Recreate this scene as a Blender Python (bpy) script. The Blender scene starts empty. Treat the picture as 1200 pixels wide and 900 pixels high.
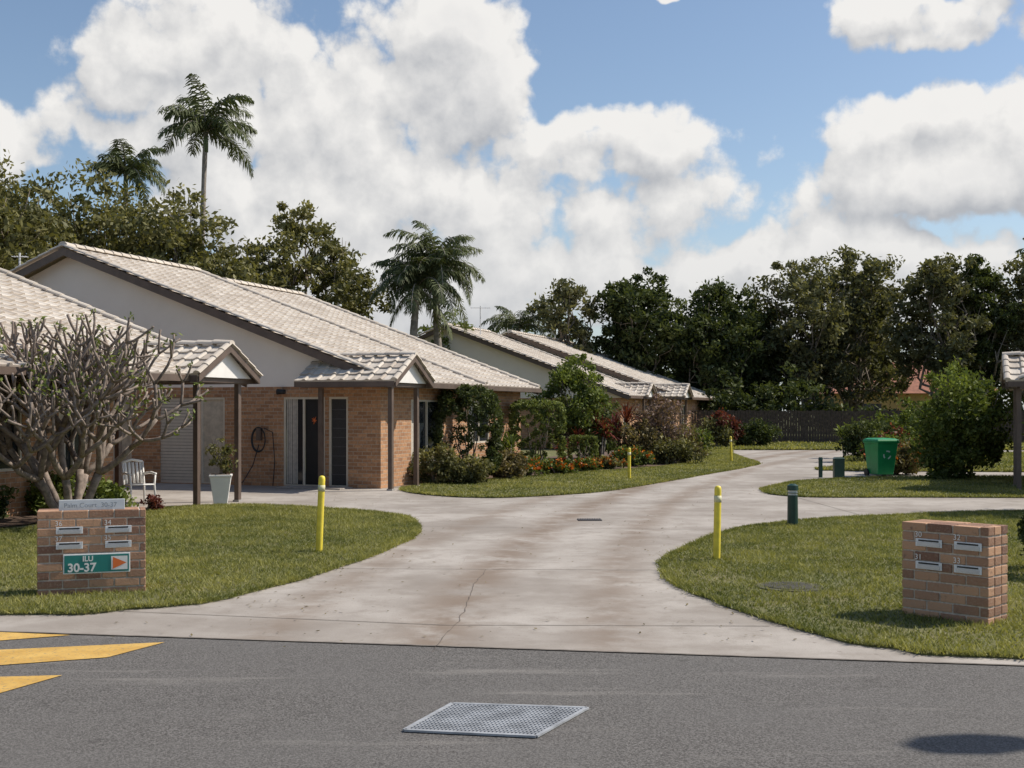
import bpy, math, random
import numpy as np
from mathutils import Vector, Matrix
R=np.random.RandomState(7); random.seed(7)
scene=bpy.context.scene
col=scene.collection
# ---------------------------------------------------------------- materials
def newmat(name):
    m=bpy.data.materials.new(name); m.use_nodes=True
    nt=m.node_tree; b=nt.nodes['Principled BSDF']; return m,nt,b
def N(nt,t,**k):
    n=nt.nodes.new(t)
    for a,v in k.items(): setattr(n,a,v)
    return n
def mathn(nt,op,a,b=None,clamp=False):
    n=nt.nodes.new('ShaderNodeMath'); n.operation=op; n.use_clamp=clamp
    for i,v in enumerate((a,b)):
        if v is None: continue
        if isinstance(v,(int,float)): n.inputs[i].default_value=v
        else: nt.links.new(v,n.inputs[i])
    return n.outputs[0]
def mixc(nt,f,a,b,blend='MIX'):
    n=nt.nodes.new('ShaderNodeMix'); n.data_type='RGBA'; n.blend_type=blend
    def s(i,v):
        if isinstance(v,(int,float)): n.inputs[i].default_value=v
        elif isinstance(v,tuple): n.inputs[i].default_value=(*v[:3],1)
        else: nt.links.new(v,n.inputs[i])
    s(0,f); s(6,a); s(7,b); return n.outputs[2]
def maprange(nt,v,a,b,c=0.,d=1.,smooth=True):
    n=nt.nodes.new('ShaderNodeMapRange'); n.interpolation_type='SMOOTHSTEP' if smooth else 'LINEAR'
    nt.links.new(v,n.inputs[0])
    for i,x in enumerate((a,b,c,d)): n.inputs[i+1].default_value=x
    return n.outputs[0]
def noise(nt,vec,scale,detail=4,rough=.55,dist=0.,dim='3D'):
    n=nt.nodes.new('ShaderNodeTexNoise'); n.noise_dimensions=dim; n.inputs['Scale'].default_value=scale
    n.inputs['Detail'].default_value=detail; n.inputs['Roughness'].default_value=rough
    n.inputs['Distortion'].default_value=dist
    if vec is not None: nt.links.new(vec,n.inputs['Vector'])
    return n.outputs[0]
def objco(nt): return N(nt,'ShaderNodeTexCoord').outputs['Object']
def geopos(nt): return N(nt,'ShaderNodeNewGeometry').outputs['Position']
def bump(nt,b,h,strength=.3,dist=.02):
    n=N(nt,'ShaderNodeBump'); n.inputs['Strength'].default_value=strength; n.inputs['Distance'].default_value=dist
    nt.links.new(h,n.inputs['Height']); nt.links.new(n.outputs[0],b.inputs['Normal'])
def simple(name,c,rough=.6,var=.15,scale=8,metal=0,bmp=0):
    m,nt,b=newmat(name); p=objco(nt)
    f=noise(nt,p,scale,3,.6)
    lo=tuple(x*(1-var) for x in c); hi=tuple(min(1,x*(1+var)) for x in c)
    nt.links.new(mixc(nt,maprange(nt,f,.3,.7),lo,hi),b.inputs['Base Color'])
    b.inputs['Roughness'].default_value=rough; b.inputs['Metallic'].default_value=metal
    if bmp: bump(nt,b,noise(nt,p,scale*12,2),bmp,.01)
    return m
def attr(nt,name='v'):
    a=N(nt,'ShaderNodeAttribute'); a.attribute_name=name; return a.outputs['Fac']

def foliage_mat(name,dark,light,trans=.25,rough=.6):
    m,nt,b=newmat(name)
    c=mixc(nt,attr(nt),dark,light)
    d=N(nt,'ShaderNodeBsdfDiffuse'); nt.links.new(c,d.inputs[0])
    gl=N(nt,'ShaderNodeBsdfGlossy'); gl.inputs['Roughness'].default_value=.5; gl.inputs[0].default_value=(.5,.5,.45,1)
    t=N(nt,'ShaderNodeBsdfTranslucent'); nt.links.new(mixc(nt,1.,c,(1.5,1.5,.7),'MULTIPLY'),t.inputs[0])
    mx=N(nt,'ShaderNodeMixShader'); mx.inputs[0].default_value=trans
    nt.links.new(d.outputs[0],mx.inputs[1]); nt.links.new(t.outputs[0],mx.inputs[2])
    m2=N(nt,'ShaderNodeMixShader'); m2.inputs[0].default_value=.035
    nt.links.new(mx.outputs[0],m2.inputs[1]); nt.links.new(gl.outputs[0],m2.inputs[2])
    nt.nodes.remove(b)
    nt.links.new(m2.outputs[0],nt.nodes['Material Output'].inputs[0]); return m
F_dark=foliage_mat('leaf_dark',(.024,.036,.013),(.10,.12,.038))
F_olive=foliage_mat('leaf_olive',(.06,.065,.026),(.25,.23,.095))
F_gum=foliage_mat('leaf_gum',(.05,.055,.028),(.21,.20,.095))
F_green=foliage_mat('leaf_green',(.045,.065,.016),(.19,.23,.052))
F_hedge=foliage_mat('leaf_hedge',(.065,.085,.024),(.21,.24,.07))
F_palm=foliage_mat('leaf_palm',(.035,.05,.022),(.14,.16,.075),.2)
F_red=foliage_mat('leaf_red',(.05,.015,.014),(.22,.06,.045))
F_purple=foliage_mat('leaf_purple',(.09,.07,.05),(.26,.17,.15))
F_orange=foliage_mat('petal_orange',(.35,.06,.01),(.6,.2,.02))
F_dry=foliage_mat('leaf_dry',(.08,.065,.03),(.25,.2,.1))
F_grass=foliage_mat('grass_blades',(.10,.12,.03),(.37,.345,.12),.3,.6)

bark=simple('bark',(.19,.155,.12),.9,.4,6,bmp=.5)
bark_pale=simple('bark_pale',(.27,.235,.20),.85,.35,9,bmp=.4)
palm_bark=simple('palm_trunk_bark',(.27,.23,.19),.9,.3,5,bmp=.4)
brown=simple('brown_paint',(.12,.085,.065),.5,.15,4)
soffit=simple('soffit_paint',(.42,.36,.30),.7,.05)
white=simple('white_paint',(.80,.77,.72),.5,.05,3)
def crm():
    m,nt,b=newmat('cream_render'); p=objco(nt); g=noise(nt,p,.9,5,.65); f=noise(nt,p,40,3,.6)
    c=mixc(nt,maprange(nt,g,.3,.75),(.88,.79,.69),(.82,.73,.63)); nt.links.new(c,b.inputs['Base Color']); b.inputs['Roughness'].default_value=.9; bump(nt,b,f,.3,.004); return m
cream=crm()
creamtrim=simple('cream_trim',(.62,.55,.44),.5,.05)
curtain=simple('curtain',(.5,.45,.38),.9,.12,14)
dark=simple('dark_interior',(.015,.014,.013),.7,.1)
screen=simple('security_screen',(.035,.035,.036),.45,.2,30)
yellow=simple('yellow_plastic',(.78,.62,.06),.5,.12,9)
greenp=simple('bin_green',(.012,.25,.075),.4,.1,6)
dkgreen=simple('dark_green_paint',(.012,.045,.032),.35,.1,9)
signgreen=simple('sign_green',(.01,.19,.16),.4,.04)
orange=simple('sign_orange',(.75,.16,.03),.4,.03)
black=simple('black_rubber',(.02,.02,.02),.6,.1)
steel=simple('galvanised_steel',(.42,.43,.44),.45,.15,25,metal=.5)
mulch=simple('mulch',(.13,.085,.058),.95,.6,18,bmp=1)
fencem=simple('fence_timber',(.07,.05,.038),.9,.3,6)
terracotta=simple('terracotta_tiles',(.30,.12,.07),.8,.25,3)
yellowwall=simple('yellow_render',(.55,.38,.16),.8,.1,1)
timber_sign=simple('sign_white',(.74,.74,.72),.4,.03)
glassm,nt,b=newmat('window_glass'); b.inputs['Base Color'].default_value=(.02,.025,.03,1); b.inputs['Roughness'].default_value=.06

def asphalt():
    m,nt,b=newmat('asphalt'); p=geopos(nt)
    a=noise(nt,p,70,4,.8); g=noise(nt,p,.6,5,.6); h=noise(nt,p,7,5,.65)
    c=mixc(nt,maprange(nt,a,.38,.63),(.062,.057,.052),(.205,.193,.18))
    c=mixc(nt,maprange(nt,g,.35,.7,0,.45),c,(.15,.142,.133))
    c=mixc(nt,maprange(nt,h,.5,.8,0,.4),c,(.075,.07,.065))
    mp=N(nt,'ShaderNodeMapping'); mp.inputs['Scale'].default_value=(.3,2.2,1); mp.inputs['Location'].default_value=(.4,1.1,0); nt.links.new(p,mp.inputs[0])
    s=noise(nt,mp.outputs[0],1.1,5,.65)
    c=mixc(nt,maprange(nt,s,.55,.72,0,.5),c,(.28,.26,.235))
    s2=noise(nt,p,2.3,6,.7); c=mixc(nt,maprange(nt,s2,.6,.7,0,.45),c,(.055,.05,.046))
    nt.links.new(c,b.inputs['Base Color']); b.inputs['Roughness'].default_value=.9; b.inputs['Specular IOR Level'].default_value=.2
    bump(nt,b,a,.7,.01); return m
def concrete():
    m,nt,b=newmat('driveway_concrete'); p=geopos(nt)
    g=noise(nt,p,.45,6,.62); h=noise(nt,p,2.4,6,.68); f=noise(nt,p,80,3,.65)
    c=mixc(nt,maprange(nt,g,.34,.66),(.29,.255,.22),(.45,.41,.365))
    c=mixc(nt,maprange(nt,h,.44,.7,0,.6),c,(.25,.215,.18))
    c=mixc(nt,maprange(nt,f,.4,.75,0,.4),c,(.21,.185,.16))
    sp=noise(nt,p,11,3,.6); c=mixc(nt,maprange(nt,sp,.64,.72,0,.5),c,(.15,.125,.105))
    sx=N(nt,'ShaderNodeSeparateXYZ'); nt.links.new(p,sx.inputs[0])
    y=sx.outputs[1]; x=sx.outputs[0]
    cx=mathn(nt,'MULTIPLY',mathn(nt,'POWER',mathn(nt,'MAXIMUM',mathn(nt,'SUBTRACT',y,9.),.0),1.6),.032)
    cx=mathn(nt,'ADD',cx,-.75)
    for off,w,am in ((.1,.6,.9),(1.55,.5,.7),(-1.3,.45,.6)):
        d=mathn(nt,'ABSOLUTE',mathn(nt,'SUBTRACT',x,mathn(nt,'ADD',cx,off)))
        k=maprange(nt,d,0,w,am,0)
        k=mathn(nt,'MULTIPLY',k,maprange(nt,noise(nt,p,1.6,5,.7),.30,.58))
        c=mixc(nt,k,c,(.215,.165,.125))
    nt.links.new(c,b.inputs['Base Color']); b.inputs['Roughness'].default_value=.9; b.inputs['Specular IOR Level'].default_value=.2
    bump(nt,b,f,.35,.004); return m
def grassm():
    m,nt,b=newmat('grass_soil'); p=geopos(nt)
    a=noise(nt,p,35,3,.7); g=noise(nt,p,1.1,4,.6)
    c=mixc(nt,maprange(nt,a,.3,.7),(.065,.075,.024),(.19,.185,.065))
    c=mixc(nt,maprange(nt,g,.45,.7,0,.6),c,(.23,.195,.095))
    nt.links.new(c,b.inputs['Base Color']); b.inputs['Roughness'].default_value=.95
    bump(nt,b,a,.8,.03); return m
def brickwall(name,c1,c2,mo):
    m,nt,b=newmat(name); s=N(nt,'ShaderNodeSeparateXYZ'); nt.links.new(objco(nt),s.inputs[0])
    cb=N(nt,'ShaderNodeCombineXYZ'); nt.links.new(mathn(nt,'ADD',s.outputs[0],s.outputs[1]),cb.inputs[0]); nt.links.new(s.outputs[2],cb.inputs[1])
    t=N(nt,'ShaderNodeTexBrick'); nt.links.new(cb.outputs[0],t.inputs[0])
    t.inputs['Scale'].default_value=1; t.inputs['Brick Width'].default_value=.24; t.inputs['Row Height'].default_value=.086
    t.inputs['Mortar Size'].default_value=.007; t.inputs['Mortar Smooth'].default_value=.2; t.inputs['Bias'].default_value=0
    t.inputs['Color1'].default_value=(*c1,1); t.inputs['Color2'].default_value=(*c2,1); t.inputs['Mortar'].default_value=(*mo,1)
    n=noise(nt,objco(nt),14,4,.7)
    c=mixc(nt,maprange(nt,n,.4,.7,0,.45),t.outputs[0],tuple(x*.5 for x in c2))
    nt.links.new(c,b.inputs['Base Color']); b.inputs['Roughness'].default_value=.85
    bump(nt,b,mathn(nt,'SUBTRACT',1.,t.outputs[1]),.6,.008); return m
def tilem():
    m,nt,b=newmat('roof_tiles'); p=objco(nt)
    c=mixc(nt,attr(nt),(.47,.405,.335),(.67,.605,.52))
    g=noise(nt,p,.8,5,.65); c=mixc(nt,maprange(nt,g,.5,.75,0,.4),c,(.38,.33,.27))
    f=noise(nt,p,16,3,.7); c=mixc(nt,maprange(nt,f,.52,.8,0,.4),c,(.26,.23,.20))
    nt.links.new(c,b.inputs['Base Color']); b.inputs['Roughness'].default_value=.85; b.inputs['Specular IOR Level'].default_value=.2; return m
def brickunit():
    m,nt,b=newmat('brick_units'); p=objco(nt)
    c=mixc(nt,attr(nt),(.19,.095,.062),(.54,.31,.18))
    f=noise(nt,p,45,4,.7); c=mixc(nt,maprange(nt,f,.45,.75,0,.5),c,(.44,.33,.24))
    f2=noise(nt,p,16,4,.7); c=mixc(nt,maprange(nt,f2,.55,.72,0,.6),c,(.12,.08,.06))
    nt.links.new(c,b.inputs['Base Color']); b.inputs['Roughness'].default_value=.9; bump(nt,b,f,.6,.008); return m
ASPH=asphalt(); CONC=concrete(); GRASS=grassm(); TILE=tilem(); BUNIT=brickunit()
BRICK=brickwall('tan_brick',(.56,.30,.15),(.34,.17,.085),(.46,.38,.29))
mortar=simple('mortar',(.50,.43,.35),.9,.2,30)
def ymat():
    m,nt,b=newmat('yellow_road_paint'); p=geopos(nt); f=noise(nt,p,30,4,.75); g=noise(nt,p,3,4,.6)
    c=mixc(nt,maprange(nt,g,.3,.7),(.50,.29,.06),(.66,.42,.11)); c=mixc(nt,maprange(nt,f,.54,.66,0,.8),c,(.17,.15,.12))
    nt.links.new(c,b.inputs['Base Color']); b.inputs['Roughness'].default_value=.75; return m
ymark=ymat()
joint=simple('joint_filler',(.18,.155,.13),.9,.3,6)
crackm=simple('crack_dirt',(.13,.105,.085),.9,.3,6)

# ---------------------------------------------------------------- mesh helpers
def empty(name,loc=(0,0,0),rz=0,rx=0,ry=0):
    e=bpy.data.objects.new(name,None); e.location=loc; e.rotation_euler=(rx,ry,rz); e.empty_display_size=.3
    col.objects.link(e); return e
def link(name,me,mat,parent=None,loc=None):
    o=bpy.data.objects.new(name,me)
    if mat: me.materials.append(mat)
    col.objects.link(o)
    if parent: o.parent=parent
    if loc: o.location=loc
    return o
def mk(name,V,F,mat,parent=None,smooth=False,loc=None):
    me=bpy.data.meshes.new(name); me.from_pydata([tuple(map(float,v)) for v in V],[],F); me.update()
    if smooth: me.polygons.foreach_set('use_smooth',[True]*len(me.polygons))
    return link(name,me,mat,parent,loc)
def mkquads(name,V,mat,parent=None,v=None,k=4,loc=None):
    V=np.asarray(V,dtype=np.float32); n=V.shape[0]
    me=bpy.data.meshes.new(name); me.vertices.add(n*k); me.vertices.foreach_set('co',V.reshape(-1))
    me.loops.add(n*k); me.loops.foreach_set('vertex_index',np.arange(n*k,dtype=np.int32))
    me.polygons.add(n); me.polygons.foreach_set('loop_start',np.arange(0,n*k,k,dtype=np.int32))
    me.polygons.foreach_set('loop_total',np.full(n,k,dtype=np.int32))
    me.update(calc_edges=True)
    if v is not None:
        a=me.attributes.new('v','FLOAT','POINT'); a.data.foreach_set('value',np.repeat(np.clip(v,0,1),k).astype(np.float32))
    return link(name,me,mat,parent,loc)
class Acc:
    def __init__(s): s.V=[]; s.F=[]
    def box(s,x0,x1,y0,y1,z0,z1):
        i=len(s.V); s.V+=[(x0,y0,z0),(x1,y0,z0),(x1,y1,z0),(x0,y1,z0),(x0,y0,z1),(x1,y0,z1),(x1,y1,z1),(x0,y1,z1)]
        s.F+=[(i,i+3,i+2,i+1),(i+4,i+5,i+6,i+7),(i,i+1,i+5,i+4),(i+1,i+2,i+6,i+5),(i+2,i+3,i+7,i+6),(i+3,i,i+4,i+7)]
        return s
    def prism(s,P,Q):
        i=len(s.V); n=len(P); s.V+=list(P)+list(Q)
        s.F+=[tuple(range(i,i+n))[::-1],tuple(range(i+n,i+2*n))]
        s.F+=[(i+k,i+(k+1)%n,i+n+(k+1)%n,i+n+k) for k in range(n)]
        return s
    def tube(s,pts,rad,n=8,cap=True):
        pts=[Vector(p) for p in pts]; i0=len(s.V); m=len(pts)
        prev=None
        for j,p in enumerate(pts):
            t=(pts[min(j+1,m-1)]-pts[max(j-1,0)]).normalized()
            if prev is None:
                a=t.orthogonal().normalized()
            else:
                a=(prev-t*prev.dot(t)); a=a.normalized() if a.length>1e-5 else t.orthogonal().normalized()
            prev=a; b=t.cross(a)
            for k in range(n):
                th=2*math.pi*k/n; s.V.append(tuple(p+(a*math.cos(th)+b*math.sin(th))*rad[j]))
        for j in range(m-1):
            for k in range(n):
                a0=i0+j*n+k; a1=i0+j*n+(k+1)%n; s.F.append((a0,a1,a1+n,a0+n))
        if cap:
            s.F.append(tuple(range(i0,i0+n))[::-1]); s.F.append(tuple(range(i0+(m-1)*n,i0+m*n)))
        return s
    def make(s,name,mat,parent=None,smooth=False,bevel=0,loc=None):
        o=mk(name,s.V,s.F,mat,parent,smooth,loc)
        if bevel:
            b=o.modifiers.new('b','BEVEL'); b.width=bevel; b.segments=2
        return o
def spline(P,sub=5,closed=True):
    P=[np.array(p,float) for p in P]; n=len(P); out=[]
    for i in range(n if closed else n-1):
        if closed: p0,p1,p2,p3=P[i-1],P[i],P[(i+1)%n],P[(i+2)%n]
        else: p0,p1,p2,p3=P[max(i-1,0)],P[i],P[i+1],P[min(i+2,n-1)]
        for k in range(sub):
            t=k/sub; out.append(.5*((2*p1)+(-p0+p2)*t+(2*p0-5*p1+4*p2-p3)*t*t+(-p0+3*p1-3*p2+p3)*t**3))
    if not closed: out.append(P[-1])
    return out
def sheet(name,P,z,mat,skirt=0):
    n=len(P); V=[(p[0],p[1],z) for p in P]; F=[tuple(range(n))]
    a=sum(P[i][0]*P[(i+1)%n][1]-P[(i+1)%n][0]*P[i][1] for i in range(n))
    if a<0: F=[F[0][::-1]]
    if skirt:
        V+=[(p[0],p[1],z-skirt) for p in P]
        F+=[(i,(i+1)%n,n+(i+1)%n,n+i) for i in range(n)]
    return mk(name,V,F,mat)

# ---------------------------------------------------------------- ground
sheet('ground',[(-400,-60),(400,-60),(400,700),(-400,700)],-.04,GRASS)
def edgeY(x): return 9.96-.167*(x+4.27)
sheet('asphalt_road',[(-60,-30),(60,-30),(60,edgeY(60)),(-60,edgeY(-60))],-.004,ASPH)
sheet('concrete_driveway',[(-60,edgeY(-60)+.0),(60,edgeY(60)),(60,edgeY(60)+.9),(16,edgeY(16)+1),(16,20),(30,34),(30,54),(9,56),(-4,34),(-16,32),(-16,edgeY(-16)+1),(-60,edgeY(-60)+.9)],0,CONC)

def inside(px,py,P):
    n=len(P); r=np.zeros(len(px),bool); j=n-1
    for i in range(n):
        xi,yi=P[i][0],P[i][1]; xj,yj=P[j][0],P[j][1]
        if abs(yj-yi)>1e-9:
            c=((yi>py)!=(yj>py))&(px<(xj-xi)*(py-yi)/(yj-yi)+xi); r^=c
        j=i
    return r
def vnoise(x,y,s,seed):
    g=np.random.RandomState(seed).uniform(0,1,(128,128)); u=x*s+50; w=y*s+50; i=np.floor(u).astype(int); j=np.floor(w).astype(int); a=u-i; b=w-j; a=a*a*(3-2*a); b=b*b*(3-2*b)
    G=lambda p,q:g[p%128,q%128]
    return (G(i,j)*(1-a)+G(i+1,j)*a)*(1-b)+(G(i,j+1)*(1-a)+G(i+1,j+1)*a)*b
def lawn(name,P,dens,h,w,sub=5,edge=60,closed=True):
    P=spline(P,sub); P=[p+R.normal(0,.018,2) for p in P]
    base=sheet(name,P,.022,GRASS,.06)
    A=np.array(P); x0,y0=A.min(0); x1,y1=A.max(0)
    n=int(dens*(x1-x0)*(y1-y0)); px=R.uniform(x0,x1,n); py=R.uniform(y0,y1,n)
    k=inside(px,py,P)&(np.abs(px)<py*.5+1.5); px=px[k]; py=py[k]
    pt=vnoise(px,py,1.4,1)*.5+vnoise(px,py,4.,2)*.5
    k=R.uniform(0,1,len(px))<np.clip(.45+pt*1.1,0,1); px=px[k]; py=py[k]
    ex=[];ey=[]
    for i in range(len(P)):
        a=A[i]; b=A[(i+1)%len(P)]; m=int(np.linalg.norm(b-a)*edge*2)
        t=R.uniform(0,1,m)[:,None]; q=a+(b-a)*t+R.normal(0,.028,(m,2)); ex.append(q[:,0]); ey.append(q[:,1])
    px=np.concatenate([px]+ex); py=np.concatenate([py]+ey)
    patch=vnoise(px,py,.7,3)*.4+vnoise(px,py,2.3,4)*.35+vnoise(px,py,6.,5)*.25
    reps=2; n=len(px); px=np.repeat(px,reps)+R.normal(0,.01,n*reps); py=np.repeat(py,reps)+R.normal(0,.01,n*reps); patch=np.repeat(patch,reps)
    n=len(px); th=R.uniform(0,2*np.pi,n); hh=h*R.uniform(.35,1.25,n)*(.6+.8*patch); ww=w*R.uniform(.6,1.3,n)
    lean=R.normal(0,.7,(n,2))*hh[:,None]
    V=np.zeros((n,3,3)); dx=np.cos(th)*ww; dy=np.sin(th)*ww
    V[:,0]=np.c_[px-dx,py-dy,np.full(n,.02)]; V[:,1]=np.c_[px+dx,py+dy,np.full(n,.02)]
    V[:,2]=np.c_[px+lean[:,0],py+lean[:,1],.02+hh]
    v=np.clip(R.normal(.45,.22,n)+(patch-.5)*1.5,0,1)
    mkquads('grass_blades',V,F_grass,base,v,3)
lawn('grass_lawn',[(-16,12.4),(-9,11.5),(-4.59,10.75),(-3.54,11.02),(-2.88,11.5),(-2.31,12.95),(-1.8,14.8),(-1.46,17.),(-1.5,18.8),(-1.95,20.6),(-3.14,21.9),(-5.0,22.9),(-6.3,22.3),(-7.2,20.4),(-8.2,17.8),(-16,16)],1050,.045,.006,edge=160)
lawn('grass_lawn',[(9,7.95),(3.76,8.85),(2.95,9.2),(2.42,9.96),(2.01,11.3),(1.73,12.45),(1.75,13.8),(2.07,15.2),(3.19,17.9),(4.62,19.6),(6.66,20.7),(9.4,21.6),(15,22.2),(15,8.)],1050,.045,.006,edge=160)
lawn('grass_lawn',[(-2.5,27.1),(-1.26,25.3),(0,25.1),(1.9,26.7),(3.36,29.4),(5.6,34.1),(7.73,38.7),(8.46,41.1),(8.76,45.4),(9.2,50),(10,55),(8.8,55),(8,49),(5.7,40),(2.5,35.3),(0,32),(-1.3,30),(-2.2,28.9)],300,.05,.011,edge=80)
lawn('grass_lawn',[(5.7,27.2),(5.93,25.4),(8.08,25.1),(15,25.6),(15,32),(10.5,32.4),(7.6,30.8),(6.3,28.6)],300,.05,.011,edge=80)
lawn('grass_lawn',[(10.7,35.8),(10.9,39),(11.9,43),(13.5,47),(17,49.5),(30,51),(30,36)],90,.08,.02,edge=30)
lawn('grass_lawn',[(4,56.5),(9,54.8),(14,54.6),(32,54.4),(60,56),(60,76),(4,76)],25,.1,.04,edge=30)
sheet('mulch_bed',spline([(-1.9,28.7),(-1.3,30),(0,32),(2.5,35.3),(5.7,40),(8,49),(8.8,55),(6,56),(3,50),(-2,38),(-2.7,29)],4),.012,mulch)
sheet('mulch_bed',spline([(-8.2,17.8),(-7.2,20.3),(-6.6,21.6),(-7.6,22.2),(-9.0,21.5),(-11.5,16),(-9.5,15.5)],4),.03,mulch)
def strip(name,pts,w,z,mat,j=0):
    V=[];F=[]
    for i,p in enumerate(pts):
        p=np.array(p,float); q=np.array(pts[min(i+1,len(pts)-1)],float)-np.array(pts[max(i-1,0)],float); q/=np.linalg.norm(q)
        nrm=np.array([-q[1],q[0]]); ww=w*(1+j*R.uniform(-.5,.5))
        V+=[(*(p-nrm*ww/2),z),(*(p+nrm*ww/2),z)]
        if i: F.append((2*i-2,2*i,2*i+1,2*i-1))
    o=mk(name,V,F,mat); return o
J=[]
for pts in ([(-2.3,13.9),(2.0,13.75)],[(-1.45,18.9),(3.6,18.3)],[(-1.6,23.3),(6.0,24.)],[(-4,11.05),(-.6,10.25),(2.2,10.2)],[(2.6,28.2),(6.1,28.2)],[(5.0,33),(8.8,32.3)],[(-6,24.8),(-2,25.6)],[(6.1,21.0),(6,25)],[(6.6,36.5),(10.5,36.)]):
    J.append(strip('expansion_joint',pts,.014,.004,joint))
for a,b,am in (((-.62,9.1),(-.3,13.8),.045),):
    t=np.linspace(0,1,50)[:,None]; P=np.array(a)+(np.array(b)-np.array(a))*t
    P[:,0]+=np.cumsum(R.normal(0,am/5,50)); J.append(strip('crack',P,.006,.004,crackm,1.))
je=empty('driveway_joints')
for o in J: o.parent=je
strip('road_edge_joint',[(-30,edgeY(-30)),(30,edgeY(30))],.03,.004,joint,.3)
ye=empty('road_markings')
for P in ([(-6.5,10.55),(-4.25,9.93),(-3.62,9.80),(-4.1,9.57),(-6.5,9.75)],[(-6.5,9.35),(-3.94,9.2),(-2.76,9.5),(-3.02,8.92),(-3.7,8.65),(-6.5,8.5)],[(-6,8.25),(-3.54,8.27),(-3.13,8.32),(-3.34,7.8),(-6,7.3)]):
    o=sheet('yellow_marking',P,0.0015,ymark); o.parent=ye
n=900; lx=R.uniform(-5,6,n); ly=R.uniform(9.2,30,n); lx[:360]=R.choice([1.85,-1.75,2.2,-2.4],360)+R.normal(0,.35,360); ly[:360]=R.uniform(9.5,20,360)
C=np.c_[lx,ly,np.full(n,.012)]; th=R.uniform(0,6.28,n); s_=R.uniform(.010,.026,n)[:,None]
a_=np.c_[np.cos(th),np.sin(th),R.uniform(-.1,.3,n)]; b_=np.c_[-np.sin(th),np.cos(th),R.uniform(0,.3,n)]
g_=inside(lx,ly,[(-16,12.4),(-4.59,10.75),(-2.88,11.5),(-1.8,14.8),(-1.5,18.8),(-3.14,21.9),(-7,22),(-16,16)])|inside(lx,ly,[(9,7.95),(2.95,9.2),(1.73,12.45),(2.07,15.2),(4.62,19.6),(9.4,21.6),(15,22)]); C[g_,2]=.06
mkquads('fallen_leaves',np.stack([C-a_*s_,C+b_*s_*.45,C+a_*s_,C-b_*s_*.45],1),F_dry,None,R.uniform(0,.8,n))
g=empty('drain_grate'); c=[np.array(p) for p in ((-.374,7.49),(.464,7.38),(.135,6.74),(-.618,6.87))]
o=sheet('pit',[tuple(p) for p in c],.001,simple('pit_dark',(.06,.06,.06),.9,.2)); o.parent=g
A=Acc()
def bar(p,q,w,z0,z1):
    d=(q-p)/np.linalg.norm(q-p); n_=np.array([-d[1],d[0]])*w/2
    R4=[p-n_,q-n_,q+n_,p+n_]
    A.prism([(*r,z0) for r in R4],[(*r,z1) for r in R4])
for i in range(34):
    t=(i+.5)/34; bar(c[3]+(c[2]-c[3])*t,c[0]+(c[1]-c[0])*t,.010,.002,.010)
for i in range(18):
    t=(i+.5)/18; bar(c[0]+(c[3]-c[0])*t,c[1]+(c[2]-c[1])*t,.009,.002,.0115)
for i in range(4): bar(c[i],c[(i+1)%4],.025,.001,.013)
A.make('bars',simple('galvanised_grate',(.33,.34,.35),.55,.25,6,metal=.1),g)
g=empty('driveway_drain'); A=Acc().box(1.1,1.5,19.85,20.2,.002,.008); A.make('pit',black,g)
A=Acc()
for i in range(10): A.box(1.11+i*.04,1.125+i*.04,19.86,20.19,.009,.014)
A.make('bars',simple('old_iron',(.10,.08,.07),.8,.2),g)
ring=lambda r,n=28:[(r*math.cos(2*math.pi*k/n),r*math.sin(2*math.pi*k/n)) for k in range(n)]
g=empty('inspection_cover',(2.86,12.3,0))
A=Acc(); A.prism([(x,y,.0) for x,y in ring(.36)],[(x,y,.034) for x,y in ring(.34)]); A.make('rim',simple('old_concrete',(.085,.08,.05),.95,.5,14),g)
A=Acc(); A.prism([(x,y,.035) for x,y in ring(.26)],[(x,y,.040) for x,y in ring(.255)]); A.make('lid',simple('old_concrete_lid',(.05,.046,.033),.95,.4,14),g)

# ---------------------------------------------------------------- houses
YAW=-math.atan2(.34,.94)
TW,TC=.33,.34
def tiles(name,O,Adir,S,L,Rn,parent):
    O=np.array(O,float);Adir=np.array(Adir,float);S=np.array(S,float);S/=np.linalg.norm(S);Nn=np.cross(Adir,S)
    if Nn[2]<0: Nn=-Nn
    nc=max(1,int(round(L/TW))); nr=max(1,int(round(Rn/TC))); tw=L/nc; tc=Rn/nr
    prof=[(0,.0),(.12,.004),(.3,.0),(.5,.003),(.66,.012),(.78,.036),(.9,.036),(1.,.0)]
    quads=[];v=[]
    for j in range(nr):
        for i in range(nc):
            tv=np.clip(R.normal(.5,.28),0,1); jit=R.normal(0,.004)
            for (t0,h0),(t1,h1) in zip(prof[:-1],prof[1:]):
                a0=(i+t0)*tw; a1=(i+t1)*tw; s0=j*tc-.02; s1=(j+1)*tc
                lo=.038+jit; p=lambda a,s,h:O+Adir*a+S*s+Nn*h
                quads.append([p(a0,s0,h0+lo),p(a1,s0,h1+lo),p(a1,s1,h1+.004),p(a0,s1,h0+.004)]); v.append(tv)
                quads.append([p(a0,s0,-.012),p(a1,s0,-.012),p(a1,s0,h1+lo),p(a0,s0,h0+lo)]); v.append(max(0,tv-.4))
    return mkquads(name,quads,TILE,parent,np.array(v))
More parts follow.
